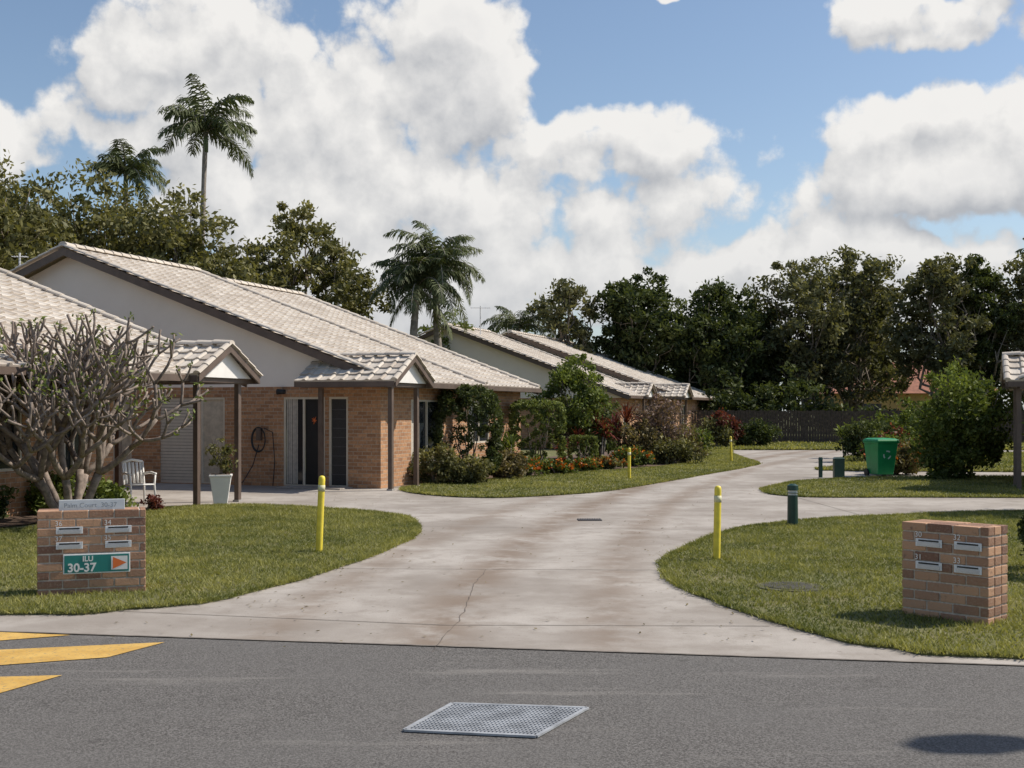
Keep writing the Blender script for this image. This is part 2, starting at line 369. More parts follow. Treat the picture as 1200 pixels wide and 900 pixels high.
def caps(name,p,q,parent,r=.12,seg=.38,drop=.0):
    p=Vector(p);q=Vector(q);L=(q-p).length;n=max(1,round(L/seg));d=(q-p)/L
    side=d.cross(Vector((0,0,1))).normalized(); up=side.cross(d).normalized()
    A=Acc()
    for i in range(n):
        a=p+d*(i*L/n-.02);b=p+d*((i+1)*L/n)
        ra,rb=r*1.12,r*.95
        P=[];Q=[]
        for k in range(7):
            th=math.pi*k/6; P.append(tuple(a+side*ra*math.cos(th)+up*(ra*.75*math.sin(th)+.01)))
            Q.append(tuple(b+side*rb*math.cos(th)+up*(rb*.75*math.sin(th))))
        A.prism(P,Q)
    o=A.make(name,TILE,parent)
    a=o.data.attributes.new('v','FLOAT','POINT'); a.data.foreach_set('value',np.repeat(R.uniform(.3,.8,n),14).astype(np.float32))
def board(A,p,q,depth,th,nd):
    p=Vector(p);q=Vector(q);nd=Vector(nd)*th;dz=Vector((0,0,-depth))
    A.prism([tuple(p),tuple(q),tuple(q+dz),tuple(p+dz)],[tuple(p+nd),tuple(q+nd),tuple(q+dz+nd),tuple(p+dz+nd)])
def wall(A,axis,c0,c1,t0,t1,z0,z1,ops=()):
    def bx(a,b,z,w):
        if b-a<1e-4 or w-z<1e-4: return
        A.box(a,b,t0,t1,z,w) if axis=='x' else A.box(t0,t1,a,b,z,w)
    x=c0
    for (a,b,za,zb) in sorted(ops):
        bx(x,a,z0,z1); bx(a,b,z0,za); bx(a,b,zb,z1); x=b
    bx(x,c1,z0,z1)
SL=.376
def porch(e,b0,b1,a0,zt=2.48,w=1.4,zr=3.1,posts=True):
    oh=.35; am=a0+w/2; rise=zr-2.5; half=w/2+oh; sl=math.hypot(rise,half)
    for sgn in (-1,1):
        O=(b0,am+sgn*half,2.5)
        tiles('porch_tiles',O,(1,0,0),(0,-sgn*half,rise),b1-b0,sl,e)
    caps('porch_ridge',(b0,am,zr+.03),(b1+.03,am,zr+.03),e,.1)
    for sgn in (-1,1): caps('porch_verge',(b1-.03,am+sgn*(half+.02),2.53),(b1-.03,am,zr+.04),e,.07,.3)
    A=Acc()
    for sgn in (-1,1):
        board(A,(b1-.03,am+sgn*half,2.5),(b1-.03,am,zr),.13,.03,(1,0,0))
        board(A,(b0,am+sgn*half,2.49),(b1-.04,am+sgn*half,2.49),.12,.025,(0,sgn,0))
    if posts:
        for (b,a) in ((0,a0),(0,a0+w),(-1.8,a0)): A.box(b-.05,b+.05,a-.05,a+.05,0,2.36)
    A.box(-.06,.06,a0-.3,a0+w+.3,2.36,2.46); A.box(b0,-.07,a0-.05,a0+.05,2.365,2.455); 
    A.make('posts_and_fascia',brown,e)
    mk('gable_infill',[(b1-.14,am-half+.12,2.47),(b1-.14,am+half-.12,2.47),(b1-.14,am,zr-.05)],[(0,1,2)],white,e)
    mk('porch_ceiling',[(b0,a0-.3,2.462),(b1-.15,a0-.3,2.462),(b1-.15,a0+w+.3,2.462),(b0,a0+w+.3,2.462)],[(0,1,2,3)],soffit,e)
    A=Acc()
    for (b,a) in ((0,a0),(0,a0+w),(-1.8,a0)): A.box(b-.07,b+.07,a-.07,a+.07,0,.04)
    A.make('post_feet',simple('foot_concrete',(.35,.33,.3)),e)
def house(name,P,yaw,a0,a1,bR=-9.3,step=None,near=True,porches=(0.,),endops=(),facops=(),wall_a=None,fac0=None,fac1=None,fb=-.5):
    e=empty(name,(P[0],P[1],0),yaw)
    zr=2.5+SL*(-bR); segs=[(a0,a1,bR)] if not step else [(a0,step[0],bR),(step[0],a1,step[1])]
    for (s0,s1,br) in segs:
        z=2.5-SL*br; sl=math.hypot(br,z-2.5)
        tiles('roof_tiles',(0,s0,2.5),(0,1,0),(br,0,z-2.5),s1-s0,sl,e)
        mk('roof_back',[(br,s0,z),(br,s1,z),(2*br,s1,2.5),(2*br,s0,2.5)],[(0,1,2,3)],TILE,e)
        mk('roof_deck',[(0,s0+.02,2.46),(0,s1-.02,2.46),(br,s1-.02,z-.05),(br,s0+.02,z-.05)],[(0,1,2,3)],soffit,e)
        caps('ridge_caps',(br,s0,z+.04),(br,s1,z+.04),e,.13)
        caps('verge_caps',(0,s0+.02,2.55),(br,s0+.02,z+.05),e,.085)
        caps('verge_caps_left',(br*1.7,s0+.02,z+SL*br*.7+.03),(br,s0+.02,z+.05),e,.085)
        caps('verge_caps_far',(0,s1-.02,2.55),(br,s1-.02,z+.05),e,.085)
    A=Acc()
    board(A,(0,a0,2.5),(bR,a0,zr),.20,.03,(0,1,0)); board(A,(bR,a0,zr),(2*bR,a0,2.5),.20,.03,(0,1,0))
    br2=segs[-1][2]; board(A,(0,a1-.03,2.5),(br2,a1-.03,2.5-SL*br2),.2,.03,(0,1,0))
    A.box(-.02,.10,a0,a1,2.38,2.5)
    A.make('barge_boards_and_gutter',brown,e)
    wa=wall_a
    B=Acc(); C=Acc()
    f0=fac0; f1=fac1
    if near:
        wall(B,'x',2*bR+.5,fb,wa,wa+.11,0,2.4,endops)
        C.prism([(-.5+.1,wa-.012,2.4),(bR,wa-.012,zr-.12),(2*bR+.5,wa-.012,2.4)],[(-.4,wa+.1,2.4),(bR,wa+.1,zr-.12),(2*bR+.5,wa+.1,2.4)])
        f0=wa+.11
    else:
        wall(B,'x',2*bR+.5,fb,wa-.11,wa,0,2.4,())
        C.prism([(-.4,wa+.012,2.4),(bR,wa+.012,zr-.12),(2*bR+.5,wa+.012,2.4)],[(-.4,wa-.1,2.4),(bR,wa-.1,zr-.12),(2*bR+.5,wa-.1,2.4)])
        f1=wa-.11
    wall(B,'y',f0,f1,fb-.11,fb,0,2.4,facops)
    wall(B,'y',f0,f1,2*bR+.5,2*bR+.61,0,2.4)
    B.make('brick_walls',BRICK,e); C.make('rendered_gable',cream,e)
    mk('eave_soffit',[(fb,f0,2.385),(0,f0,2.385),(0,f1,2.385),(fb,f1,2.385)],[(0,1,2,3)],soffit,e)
    W=Acc();G=Acc();K=Acc()
    for (a,b,za,zb) in facops:
        G.box(fb-.07,fb-.06,a,b,za,zb)
        K.box(fb-.058,fb-.056,a+.05,a+(b-a)*.3,za+.05,zb-.05)
        for (p,q,r,s) in ((a,b,za,za+.05),(a,b,zb-.05,zb),(a,a+.05,za+.05,zb-.05),(b-.05,b,za+.05,zb-.05),((a+b)/2-.025,(a+b)/2+.025,za+.05,zb-.05)):
            W.box(fb-.055,fb-.01,p,q,r,s)
    if G.V: G.make('window_glass',glassm,e); W.make('window_frames',creamtrim,e); K.make('curtains',curtain,e)
    for pa in porches: porch(e,-2.3,.3,pa)
    return e
ops=[(-8.1,-7.5,.02,2.15),(-6.65,-5.6,0.02,2.15),(-5.45,-4.75,0.02,2.15),(-3.1,-1.97,.02,2.15),(-1.87,-1.36,.02,2.15)]
hB=house('brick_house',(-2.77,27.3),YAW,.1,10.6,step=(6,-8.4),wall_a=.5,fac1=10.3,endops=ops,facops=[(2.2,4.2,.5,2.1),(6,7.6,.9,2.1)],porches=(0.,))
W=Acc()
def frame(W,a,b,z0,z1,t=.05,y0=.515,y1=.56):
    W.box(a,a+t,y0,y1,z0,z1); W.box(b-t,b,y0,y1,z0,z1); W.box(a+t,b-t,y0,y1,z1-t,z1); W.box(a+t,b-t,y0,y1,z0,z0+t*.6)
frame(W,-3.1,-1.97,.02,2.15); frame(W,-1.87,-1.36,.02,2.15); frame(W,-5.45,-4.75,.02,2.15); frame(W,-8.1,-7.5,.02,2.15); W.box(-2.58,-2.53,.52,.56,.05,2.1)
W.make('door_frames',creamtrim,hB)
Acc().box(-3.05,-2.58,.565,.57,.05,2.1).make('sliding_door_glass',glassm,hB)
A=Acc()
for i in range(6): A.box(-3.03+i*.05,-2.99+i*.05,.55+.006*(i%2),.556+.006*(i%2),.06,2.1)
A.make('curtain',curtain,hB)
Acc().box(-2.53,-2.02,.565,.575,.05,2.1).make('screen_door',dark,hB)
Acc().box(-1.82,-1.41,.56,.575,.05,2.1).make('front_door',screen,hB)
A=Acc()
for i in range(8): A.box(-1.82,-1.41,.55,.557,.3+i*.22,.315+i*.22)
A.make('door_bars',simple('door_bar_grey',(.09,.09,.09)),hB)
Acc().box(-5.40,-4.8,.555,.565,.05,2.1).box(-8.05,-7.55,.555,.565,.05,2.1).make('beige_door',simple('beige_door_paint',(.50,.43,.33)),hB)
A=Acc()
for i in range(27): A.box(-6.65,-5.6,.54+.0,.56+.012*(i%2),.02+i*.0788,.02+(i+1)*.0788-.012)
A.make('roller_door_slats',simple('roller_door_cream',(.62,.56,.47),.5,.04),hB)
Acc().box(-6.65,-5.6,.575,.58,.02,2.15).make('roller_door_back',simple('roller_gap',(.3,.27,.22)),hB)
A=Acc()
for k in range(7):
    th=k*.9; A.tube([(-2.28,.55,1.58),(-2.28+.07*math.cos(th),.54,1.60+.10*math.sin(th)*(1 if k%2 else .6))],[.014,.006],5)
A.make('door_ornament',orange,hB)
A=Acc(); P=[]
for k in range(66):
    th=k/65*2*math.pi*3; rr=.22+.012*(k//22); P.append((-3.75+rr*math.cos(th)*.8,.44-.01*(k//22),1.12+rr*math.sin(th)*1.25))
A.tube(P,[.012]*66,6); A.tube([(-3.75,.45,1.0),(-3.9,.42,.5),(-4.1,.3,.1),(-4.2,.1,.02)],[.012]*4,6); A.tube([(-3.6,.45,1.4),(-3.35,.42,1.3),(-3.28,.4,.6),(-3.3,.35,.02)],[.012]*4,6)
Acc().box(-3.8,-3.68,.40,.50,1.1,1.4).make('hose_reel_bracket',brown,hB); A.make('garden_hose',black,hB,True)
Acc().box(-2.9,-1.2,-.2,.45,.004,.03).make('door_mat_step',simple('entry_slab',(.36,.32,.28)),hB)
A=Acc().tube([(-3.0,.42,2.28),(-3.2,.36,2.28)],[.05,.07],8); A.make('wall_light',black,hB,True)

hA=house('brick_house',(-5.99,22.7),YAW,-12,1.75,near=False,wall_a=-.4,fac0=-12,facops=[(-1.9,-1.1,.3,2.1),(-4.4,-2.8,.8,2.1),(-8,-6,.8,2.1)],porches=(0.,),fb=-1.6)
hC=house('brick_house',(5.4,55.5),YAW,.1,6.2,wall_a=.5,fac1=6,facops=[(1,2,.8,2.1),(4.9,5.7,.8,2.1)],endops=[],porches=(3.0,))
hD=house('brick_house',(8.6,61),YAW,.1,11,wall_a=.5,fac1=10.8,facops=[(2.5,4,.8,2.1)],porches=(0.,))
hE=house('brick_house',(12.1,28.7),YAW+math.pi,-5,1.75,near=False,wall_a=-.4,fac0=-5,facops=[(-3.5,-2,.9,2.1)],porches=(0.,))
def antenna(loc,h,s=1.):
    e=empty('tv_antenna',loc); A=Acc(); A.tube([(0,0,0),(0,0,h)],[.035,.028],6); A.tube([(-.5*s,0,h-.1),(.5*s,.1,h-.1)],[.016,.016],4)
    for k in range(6):
        x=(-.45+k*.18)*s; A.tube([(x,-.3*s,h-.1),(x,.3*s,h-.1)],[.008,.008],4)
    A.make('mast_and_elements',simple('antenna_aluminium',(.6,.6,.6),.4),e)
antenna((-13.35,32.4,4.0),2.1,.4); antenna((-1.6,60.5,5.2),1.9)
e=empty('terracotta_house',(31,92,0),-.1)
A=Acc().box(-6,6,0,8,0,3.1).make('walls',yellowwall,e)
Acc().prism([(-6.6,-.6,3.1),(6.6,-.6,3.1),(6.6,8.6,3.1),(-6.6,8.6,3.1)],[(-3,3.9,5.7),(3,3.9,5.7),(3,4.1,5.7),(-3,4.1,5.7)]).make('hip_roof',terracotta,e)
Acc().box(-4,-2.5,-.03,-.005,1,2.3).box(1,3,-.03,-.005,1,2.3).make('windows',glassm,e)
e=empty('timber_fence',(10,66,0),-.03); A=Acc()
for i in range(330):
    A.box(-4+i*.15,-4+i*.15+.135,R.uniform(0,.012),.03,0,1.8+R.uniform(-.03,.03))
A.make('palings',fencem,e)

# ---------------------------------------------------------------- vegetation
def rand_unit(n):
    v=R.normal(0,1,(n,3)); return v/np.linalg.norm(v,axis=1)[:,None]
def leafquads(C,size,asp=.45,drop=0.):
    n=len(C); a=rand_unit(n); a[:,2]-=drop; a/=np.linalg.norm(a,axis=1)[:,None]
    b=np.cross(a,rand_unit(n)); b/=np.linalg.norm(b,axis=1)[:,None]+1e-9
    s=size*R.uniform(.6,1.3,n)[:,None]
    return np.stack([C-a*s,C+b*s*asp-a*s*.1,C+a*s,C-b*s*asp-a*s*.1],1)
def clumps(lobes,nc,cr,shell=.55):
    vol=np.array([l[3]*l[4]*l[5] for l in lobes])**.75; pick=R.choice(len(lobes),nc,p=vol/vol.sum())
    L=np.array(lobes)[pick]; d=rand_unit(nc); r=(shell+(1-shell)*R.uniform(0,1,nc))*R.uniform(.85,1.15,nc)
    k=R.uniform(0,1,nc)<.2; r[k]*=R.uniform(.2,.8,k.sum())
    return L[:,:3]+d*L[:,3:6]*r[:,None]
def crown(name,lobes,nc,nl,cr,ls,mat,parent,asp=.45,drop=0.,shell=.55,zmin=.03,flat=.7):
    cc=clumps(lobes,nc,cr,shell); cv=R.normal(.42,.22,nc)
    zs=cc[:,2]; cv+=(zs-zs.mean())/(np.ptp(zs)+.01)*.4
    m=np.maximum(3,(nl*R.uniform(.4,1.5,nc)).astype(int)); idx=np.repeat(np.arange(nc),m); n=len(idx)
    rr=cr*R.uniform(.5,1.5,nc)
    d=rand_unit(n)*(R.uniform(0,1,n)**.5)[:,None]*rr[idx][:,None]*R.uniform(.8,1.25,n)[:,None]; d[:,2]*=flat
    C=cc[idx]+d; C[:,2]=np.maximum(C[:,2],zmin+R.uniform(0,.05,n))
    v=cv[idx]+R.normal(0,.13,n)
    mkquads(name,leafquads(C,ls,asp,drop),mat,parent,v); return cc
def limb(A,p,q,r0,r1,n=6,wob=.12,seg=5,sag=0):
    p=Vector(p);q=Vector(q);L=(q-p).length; pts=[];rad=[]
    for i in range(seg+1):
        t=i/seg; w=Vector(R.normal(0,wob*L*.25,3))*math.sin(math.pi*t)
        pts.append(p.lerp(q,t)+w+Vector((0,0,sag*L*math.sin(math.pi*t)))); rad.append(r0+(r1-r0)*t)
    A.tube(pts,rad,n); return pts
def tree(name,loc,H,W,mat=F_dark,nc=150,nl=60,cr=.7,ls=.16,base=.3,tr=.22,nlobe=8,bk=bark,shell=.5,drop=.2,lr=.27,wide=0):
    e=empty(name,(loc[0],loc[1],0))
    lobes=[]
    zb=H*base
    for i in range(nlobe):
        t=(i+.5)/nlobe; z=zb+(H-zb)*(.12+.72*t); env=math.sin(math.pi*min(1,.2+.7*t))**.6
        th=i*2.4+R.uniform(-.5,.5); rr=W/2*env*R.uniform(.4,.7) if i<nlobe-1 else W*.06
        s=R.uniform(.7,1.2)
        lobes.append((rr*math.cos(th),rr*math.sin(th),z,W*lr*s,W*lr*s,min(W*lr*.9,(H-zb)*.24)*s))
    if wide: lobes.append((0,0,zb+(H-zb)*.45,W*.42,W*.4,(H-zb)*.42))
    top=max(l[2]+l[5] for l in lobes); k=(H-.2)/top
    lobes=[(a,b,c*k,d,f,g_) for a,b,c,d,f,g_ in lobes]
    A=Acc(); fork=Vector((R.normal(0,.15),R.normal(0,.15),zb*.75)); limb(A,(0,0,-.1),fork,tr,tr*.75,10,.15)
    for l in lobes:
        c=Vector(l[:3]); pts=limb(A,fork,c,tr*.5,tr*.14,6,.35,6)
        for k in range(4):
            q=c+Vector(rand_unit(1)[0]*np.array(l[3:6]))*.8; limb(A,pts[R.randint(3,6)],q,tr*.16,tr*.05,5,.3,4)
    A.make('trunk_and_limbs',bk,e,True)
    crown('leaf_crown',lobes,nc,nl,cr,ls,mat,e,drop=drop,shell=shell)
    return e
def shrub(name,loc,rx,ry,h,mat,nc=60,nl=60,cr=.22,ls=.06,lobes=None,flowers=None,asp=.5,box=False,drop=0.,nfl=200,pw=4):
    e=empty(name,(loc[0],loc[1],0))
    if lobes is None:
        lobes=[(0,0,h*.5,rx,ry,h*.5)]
        for k in range(5):
            th=k*1.3; s=R.uniform(.35,.55); lobes.append((rx*.5*math.cos(th),ry*.5*math.sin(th),h*R.uniform(.3,.65),rx*s,ry*s,h*s*.75))
    A=Acc()
    for k in range(6): limb(A,(R.normal(0,.05),R.normal(0,.05),0),(R.uniform(-.6,.6)*rx,R.uniform(-.6,.6)*ry,h*R.uniform(.5,.8)),.03,.01,5)
    A.make('stems',bark,e,True)
    if box:
        n=nc; C=R.uniform(-1,1,(n,3)); f=R.randint(0,3,n); C[np.arange(n),f]=np.sign(C[np.arange(n),f])*R.uniform(.85,1.,n)
        pn=(np.abs(C)**pw).sum(1)**(1/pw); C=C/np.maximum(1,pn)[:,None]
        cc=np.c_[C[:,0]*rx,C[:,1]*ry,h*.5+C[:,2]*h*.48]
        idx=np.repeat(np.arange(n),nl); d=rand_unit(len(idx))*cr*(R.uniform(0,1,len(idx))**.4)[:,None]
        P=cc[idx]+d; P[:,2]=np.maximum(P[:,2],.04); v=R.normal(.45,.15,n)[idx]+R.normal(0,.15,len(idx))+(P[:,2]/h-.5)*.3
        mkquads('clipped_leaves',leafquads(P,ls,asp),mat,e,v)
    else: crown('leaf_crown',lobes,nc,nl,cr,ls,mat,e,asp=asp,drop=drop,shell=.6,flat=.9)
    if flowers is not None:
        P=rand_unit(nfl)*np.array([rx,ry,h*.52])*R.uniform(.85,1.1,nfl)[:,None]; P[:,2]=np.abs(P[:,2])*1.0+h*.45
        P=P[P[:,2]<h*1.1]
        P=np.repeat(P,4,0)+R.normal(0,ls*.6,(len(P)*4,3)); mkquads('flowers',leafquads(P,ls*.8,.8),flowers,e,R.uniform(0,1,len(P)))
    return e
def palm(name,loc,H,fl,nf=18,lean=(0,0),tr=.14,up=.9,ll=.55,dead=0,droop=1.1,shaft=False,lw0=.028):
    e=empty(name,(loc[0],loc[1],0)); A=Acc(); pts=[];rad=[]
    for i in range(13):
        t=i/12; pts.append((lean[0]*t*t,lean[1]*t*t,H*t)); rad.append(tr*(1.25-.5*t)+(.012 if i%2 else 0))
    A.tube(pts,rad,10); A.make('trunk',palm_bark,e,True)
    top=Vector(pts[-1])
    if shaft:
        B=Acc(); B.tube([top-Vector((0,0,.9)),top-Vector((0,0,.4)),top+Vector((0,0,.3))],[tr*.9,tr*.95,tr*.4],8); B.make('crownshaft',simple('crownshaft_green',(.10,.14,.06)),e,True)
    Q=[];Vv=[];S=Acc()
    for f in range(nf+dead):
        isd=f>=nf
        az=f*2.39996+R.uniform(-.3,.3); el=up*(1-1.35*((f+.5)/nf))+R.uniform(-.25,.25) if not isd else -1.2
        el=max(-1.3,el+.25); L=fl*R.uniform(.75,1.12); hd=Vector((math.cos(az),math.sin(az),0)); p=top.copy(); a=el+.35; n=20; P=[p.copy()]
        dr=droop*R.uniform(.8,1.3)
        for k in range(n):
            a-=dr*(1.1+.8*k/n)/n*(1 if not isd else .4); a=max(a,-1.5); p=p+(hd*math.cos(a)+Vector((0,0,math.sin(a))))*(L/n); P.append(p.copy())
        S.tube(P,[.035*(1-.8*k/n) for k in range(n+1)],5)
        side=Vector((-math.sin(az),math.cos(az),0))
        for k in range(2,n+1):
            for m in range(3):
                t=(k-1+m/3)/n
                lw=ll*math.sin(math.pi*min(1,.12+.86*t))**.6*R.uniform(.7,1.15); o=P[k-1].lerp(P[k],m/3)
                fw=(P[k]-P[k-1]).normalized()
                for s in (-1,1):
                    d=(side*s*R.uniform(.7,1.)+fw*R.uniform(.35,.9)+Vector((0,0,R.uniform(-.9,.2)))).normalized()
                    d2=(d+Vector((0,0,-.9))).normalized(); w=fw*lw0
                    m1=o+d*lw*.55; m2=m1+d2*lw*.45
                    Q.append([o-w*.6,o+w*.6,m1+w,m1-w]); Q.append([m1-w,m1+w,m2+w*.2,m2-w*.2]); vv=R.uniform(.2,.9) if not isd else 1; Vv+=[vv,vv]
    S.make('frond_stems',bark_pale,e,True)
    mkquads('fronds',[[list(x) for x in q] for q in Q],F_palm,e,np.array(Vv)); return e

# left background trees
K=dict(mat=F_olive,nl=50,ls=.14,nlobe=12,base=.2,lr=.27,wide=1)
tree('fig_tree',(-21.8,46),13.4,8.5,nc=430,cr=.6,**K)
tree('fig_tree',(-17.6,50),12.3,9,nc=460,cr=.6,**K)
tree('fig_tree',(-13.8,50),11.2,7.6,nc=400,cr=.6,**K)
tree('fig_tree',(-19,44),10.8,6.5,nc=280,cr=.6,**K)
tree('fig_tree',(-23.5,38),11,7,nc=300,cr=.6,**K)
tree('fig_tree',(-11.6,50),9.0,5,nc=200,cr=.6,**K)
tree('camphor_tree',(-9.5,54),11.4,7.2,mat=F_olive,nc=260,nl=60,cr=.48,ls=.13,nlobe=13,base=.35,tr=.2,shell=.55,lr=.2)
palm('bangalow_palm',(-14.4,55),14.6,3.1,17,(.3,0),.13,1.0,.85,0,1.15,True,.036)
palm('bangalow_palm',(-19.4,60),13.7,2.6,14,(0,0),.13,.9,.8,0,1.1,True,.036)
palm('queen_palm',(-4.3,50),7.0,2.5,24,(.35,0),.17,1.1,.7,3,1.25)
palm('queen_palm',(-3.1,51),7.8,2.9,28,(-.2,0),.17,1.1,.75,4,1.25)
palm('queen_palm',(.4,74),6.9,2.9,16,(0,0),.16,.7,.7,0,.9)
tree('round_tree',(-3.1,60),7.0,2.8,mat=F_green,nc=60,nl=60,cr=.4,ls=.12,nlobe=5)
# right background belt
G=dict(mat=F_gum,nl=52,ls=.17)
tree('gum_tree',(3.4,72),10.4,5.2,nc=120,cr=.5,nlobe=12,base=.25,shell=.55,lr=.2,**G)
tree('fig_tree',(7.6,73),11.1,6.2,mat=F_dark,nc=340,nl=55,cr=.62,ls=.16,nlobe=10,base=.12,wide=1)
tree('fig_tree',(12.6,74),10.2,7.0,mat=F_dark,nc=340,nl=55,cr=.65,ls=.16,nlobe=10,base=.12,wide=1)
tree('fig_tree',(15.6,77),9.6,6.0,mat=F_dark,nc=260,nl=55,cr=.65,ls=.16,nlobe=10,base=.1,wide=1)
tree('gum_tree',(18.4,75),12.2,7.8,nc=260,cr=.62,nlobe=14,base=.15,shell=.5,wide=1,**G)
tree('gum_tree',(22.0,77),12.7,7.4,nc=260,cr=.62,nlobe=13,base=.15,shell=.5,wide=1,**G)
tree('gum_tree',(26.0,72),11.9,6.6,nc=240,cr=.5,nlobe=14,base=.25,shell=.55,lr=.22,**G)
tree('cypress_tree',(28.6,73),11.4,3.8,mat=F_dark,nc=190,nl=55,cr=.5,ls=.16,nlobe=10,base=.2)
tree('gum_tree',(32.3,74),12.0,6.8,nc=260,cr=.6,nlobe=13,base=.2,shell=.5,lr=.24,**G)
tree('gum_tree',(36.5,76),11.,7,nc=200,cr=.6,nlobe=12,base=.1,shell=.5,**G)
tree('gum_tree',(24.6,84),11.0,7,nc=260,cr=.6,nlobe=11,base=.3,shell=.5,**G)
tree('gum_tree',(30.6,82),9,6,nc=170,cr=.6,nlobe=9,base=.4,shell=.5,**G)
palm('queen_palm',(30.6,68),10.2,2.6,12,(0,0),.14,.9,.6)
e=empty('hedge_row')
lob=[(x,69+R.uniform(-1,2),R.uniform(1.0,2.2),R.uniform(1.2,2.2),1.2,R.uniform(1.2,2.4)) for x in np.arange(2,19,1.7)]
lob+=[(x,68+R.uniform(-1,1),R.uniform(.6,1.4),R.uniform(1.,1.8),1.,R.uniform(.8,1.6)) for x in np.arange(19,40,1.7)]
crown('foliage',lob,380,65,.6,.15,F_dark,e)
e=empty('distant_trees')
lob=[(x,110+R.uniform(-8,8),R.uniform(3,5),R.uniform(3,5),3,R.uniform(3.5,5.5)) for x in np.arange(-60,80,4.2)]
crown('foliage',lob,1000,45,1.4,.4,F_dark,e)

# front garden
shrub('clipped_shrub',(-1.15,31.2),.88,.85,2.5,F_dark,420,45,.11,.045,box=True,pw=2.6)
shrub('clipped_hedge',(.75,35.6),.82,.85,2.15,F_hedge,460,50,.08,.038,box=True,pw=5)
shrub('topiary_shrub',(2.25,37.8),.45,.42,1.05,F_hedge,170,40,.06,.033,box=True,pw=5)
tree('lilly_pilly_tree',(2.0,40.5),3.95,2.8,mat=F_green,nc=170,nl=80,cr=.28,ls=.07,nlobe=9,base=.15,tr=.06)
shrub('low_shrub',(-1.9,29.6),.65,.5,.95,F_olive,60,60,.17,.05)
shrub('low_shrub',(-.95,29.7),.6,.45,.7,F_olive,60,60,.15,.05)
shrub('low_shrub',(-.1,31.6),.55,.5,.75,F_dry,50,60,.15,.05)
shrub('low_shrub',(.45,32.8),.6,.5,.55,F_green,50,60,.15,.05,flowers=F_orange,nfl=25)
shrub('flowering_shrub',(1.3,34.2),.5,.45,.42,F_green,40,50,.13,.05,flowers=F_orange,nfl=35)
shrub('flowering_shrub',(2.2,35.8),.45,.4,.38,F_green,40,50,.13,.05,flowers=F_orange,nfl=35)
shrub('flowering_shrub',(3.9,38.9),.8,.5,.6,F_green,60,50,.15,.05,flowers=F_orange,nfl=30)
shrub('flowering_shrub',(3.0,37.2),.6,.4,.35,F_olive,50,50,.13,.05,flowers=F_orange,nfl=35)
shrub('bougainvillea',(5.0,41.5),1.1,1.,2.4,F_purple,110,50,.3,.06,flowers=F_purple,nfl=80)
shrub('bougainvillea',(4.2,40.6),.8,.8,1.5,F_dry,70,60,.25,.06)
shrub('low_shrub',(5.5,40.4),.9,.6,.9,F_olive,70,60,.22,.06)
shrub('low_shrub',(6.0,43),.9,.8,1.3,F_dry,70,60,.25,.06)
shrub('low_shrub',(6.9,47),.9,.8,1.2,F_green,60,60,.25,.07)
shrub('low_shrub',(7.6,51),.9,.8,1.0,F_dark,60,60,.25,.07)
shrub('low_shrub',(3.3,45),1.,.9,2.3,F_dark,80,60,.3,.07)
shrub('croton_shrub',(10.4,58.5),.8,.7,2.0,F_red,40,50,.3,.09)
shrub('low_shrub',(10.0,58.2),.8,.7,1.5,F_olive,50,50,.3,.08)
shrub('low_shrub',(12.2,60),1.4,.8,1.2,F_dark,70,60,.3,.09)
def spiky(name,loc,h,n,mat,w=.03,stems=3):
    e=empty(name,(loc[0],loc[1],0)); Q=[];v=[];A=Acc()
    for s in range(stems):
        bx,by=R.normal(0,.2,2); hz=h*R.uniform(.3,.7); A.tube([(bx*.4,by*.4,0),(bx,by,hz)],[.03,.022],6)
        for k in range(n):
            az=R.uniform(0,6.28); el=R.uniform(.1,1.4); L=h*R.uniform(.3,.5); o=np.array([bx,by,hz+R.uniform(-.12,.05)])
            d=np.array([math.cos(az)*math.cos(el),math.sin(az)*math.cos(el),math.sin(el)]); sd=np.array([-math.sin(az),math.cos(az),0])*w
            m=o+d*L*.6; t=m+(d+np.array([0,0,-.6]))*L*.4
            Q.append([o-sd*.5,o+sd*.5,m+sd,m-sd]);Q.append([m-sd,m+sd,t+sd*.1,t-sd*.1]); v+=[R.uniform(0,1)]*2
    A.make('stems',bark_pale,e); mkquads('leaves',Q,mat,e,np.array(v))
spiky('cordyline_plant',(2.9,39.8),1.9,40,F_red); spiky('cordyline_plant',(3.6,41.2),2.2,40,F_red); spiky('cordyline_plant',(2.2,39.3),1.5,30,F_red)
spiky('cordyline_plant',(-.1,33.6),1.3,30,F_green); spiky('cordyline_plant',(1.6,37.0),1.0,30,F_red)
spiky('bromeliad_plant',(.3,33.6),.7,30,F_red,.04,2); spiky('bromeliad_plant',(1.3,34.6),.7,30,F_red,.04,2)
# right side garden
shrub('viburnum_shrub',(12.1,32),1.3,1.2,3.05,F_green,260,75,.28,.065)
shrub('flowering_shrub',(10.9,34.0),.75,.6,.85,F_dry,60,60,.2,.06,flowers=F_orange,nfl=40)
shrub('flowering_shrub',(11.6,36),.9,.6,1.3,F_green,60,60,.2,.06,flowers=F_red,nfl=60)
shrub('low_shrub',(12.6,42),1.2,.9,1.6,F_dark,60,60,.3,.08)
shrub('low_shrub',(14.8,44),1.4,1,2.2,F_green,80,60,.3,.08); shrub('low_shrub',(17,48),1.6,1,2.0,F_dark,80,60,.35,.09)
shrub('flowering_shrub',(13.5,39),.9,.6,.9,F_olive,60,60,.2,.07,flowers=F_orange,nfl=50)
spiky('agave_plant',(12.7,45.5),1.3,40,F_green,.05,2)
shrub('clipped_hedge',(6.55,13.3),.70,.7,.85,F_dark,240,50,.10,.035,box=True,pw=3)
tree('garden_tree',(10.9,21.5),4.2,3.0,mat=F_green,nc=90,nl=60,cr=.35,ls=.08,nlobe=7,tr=.08)
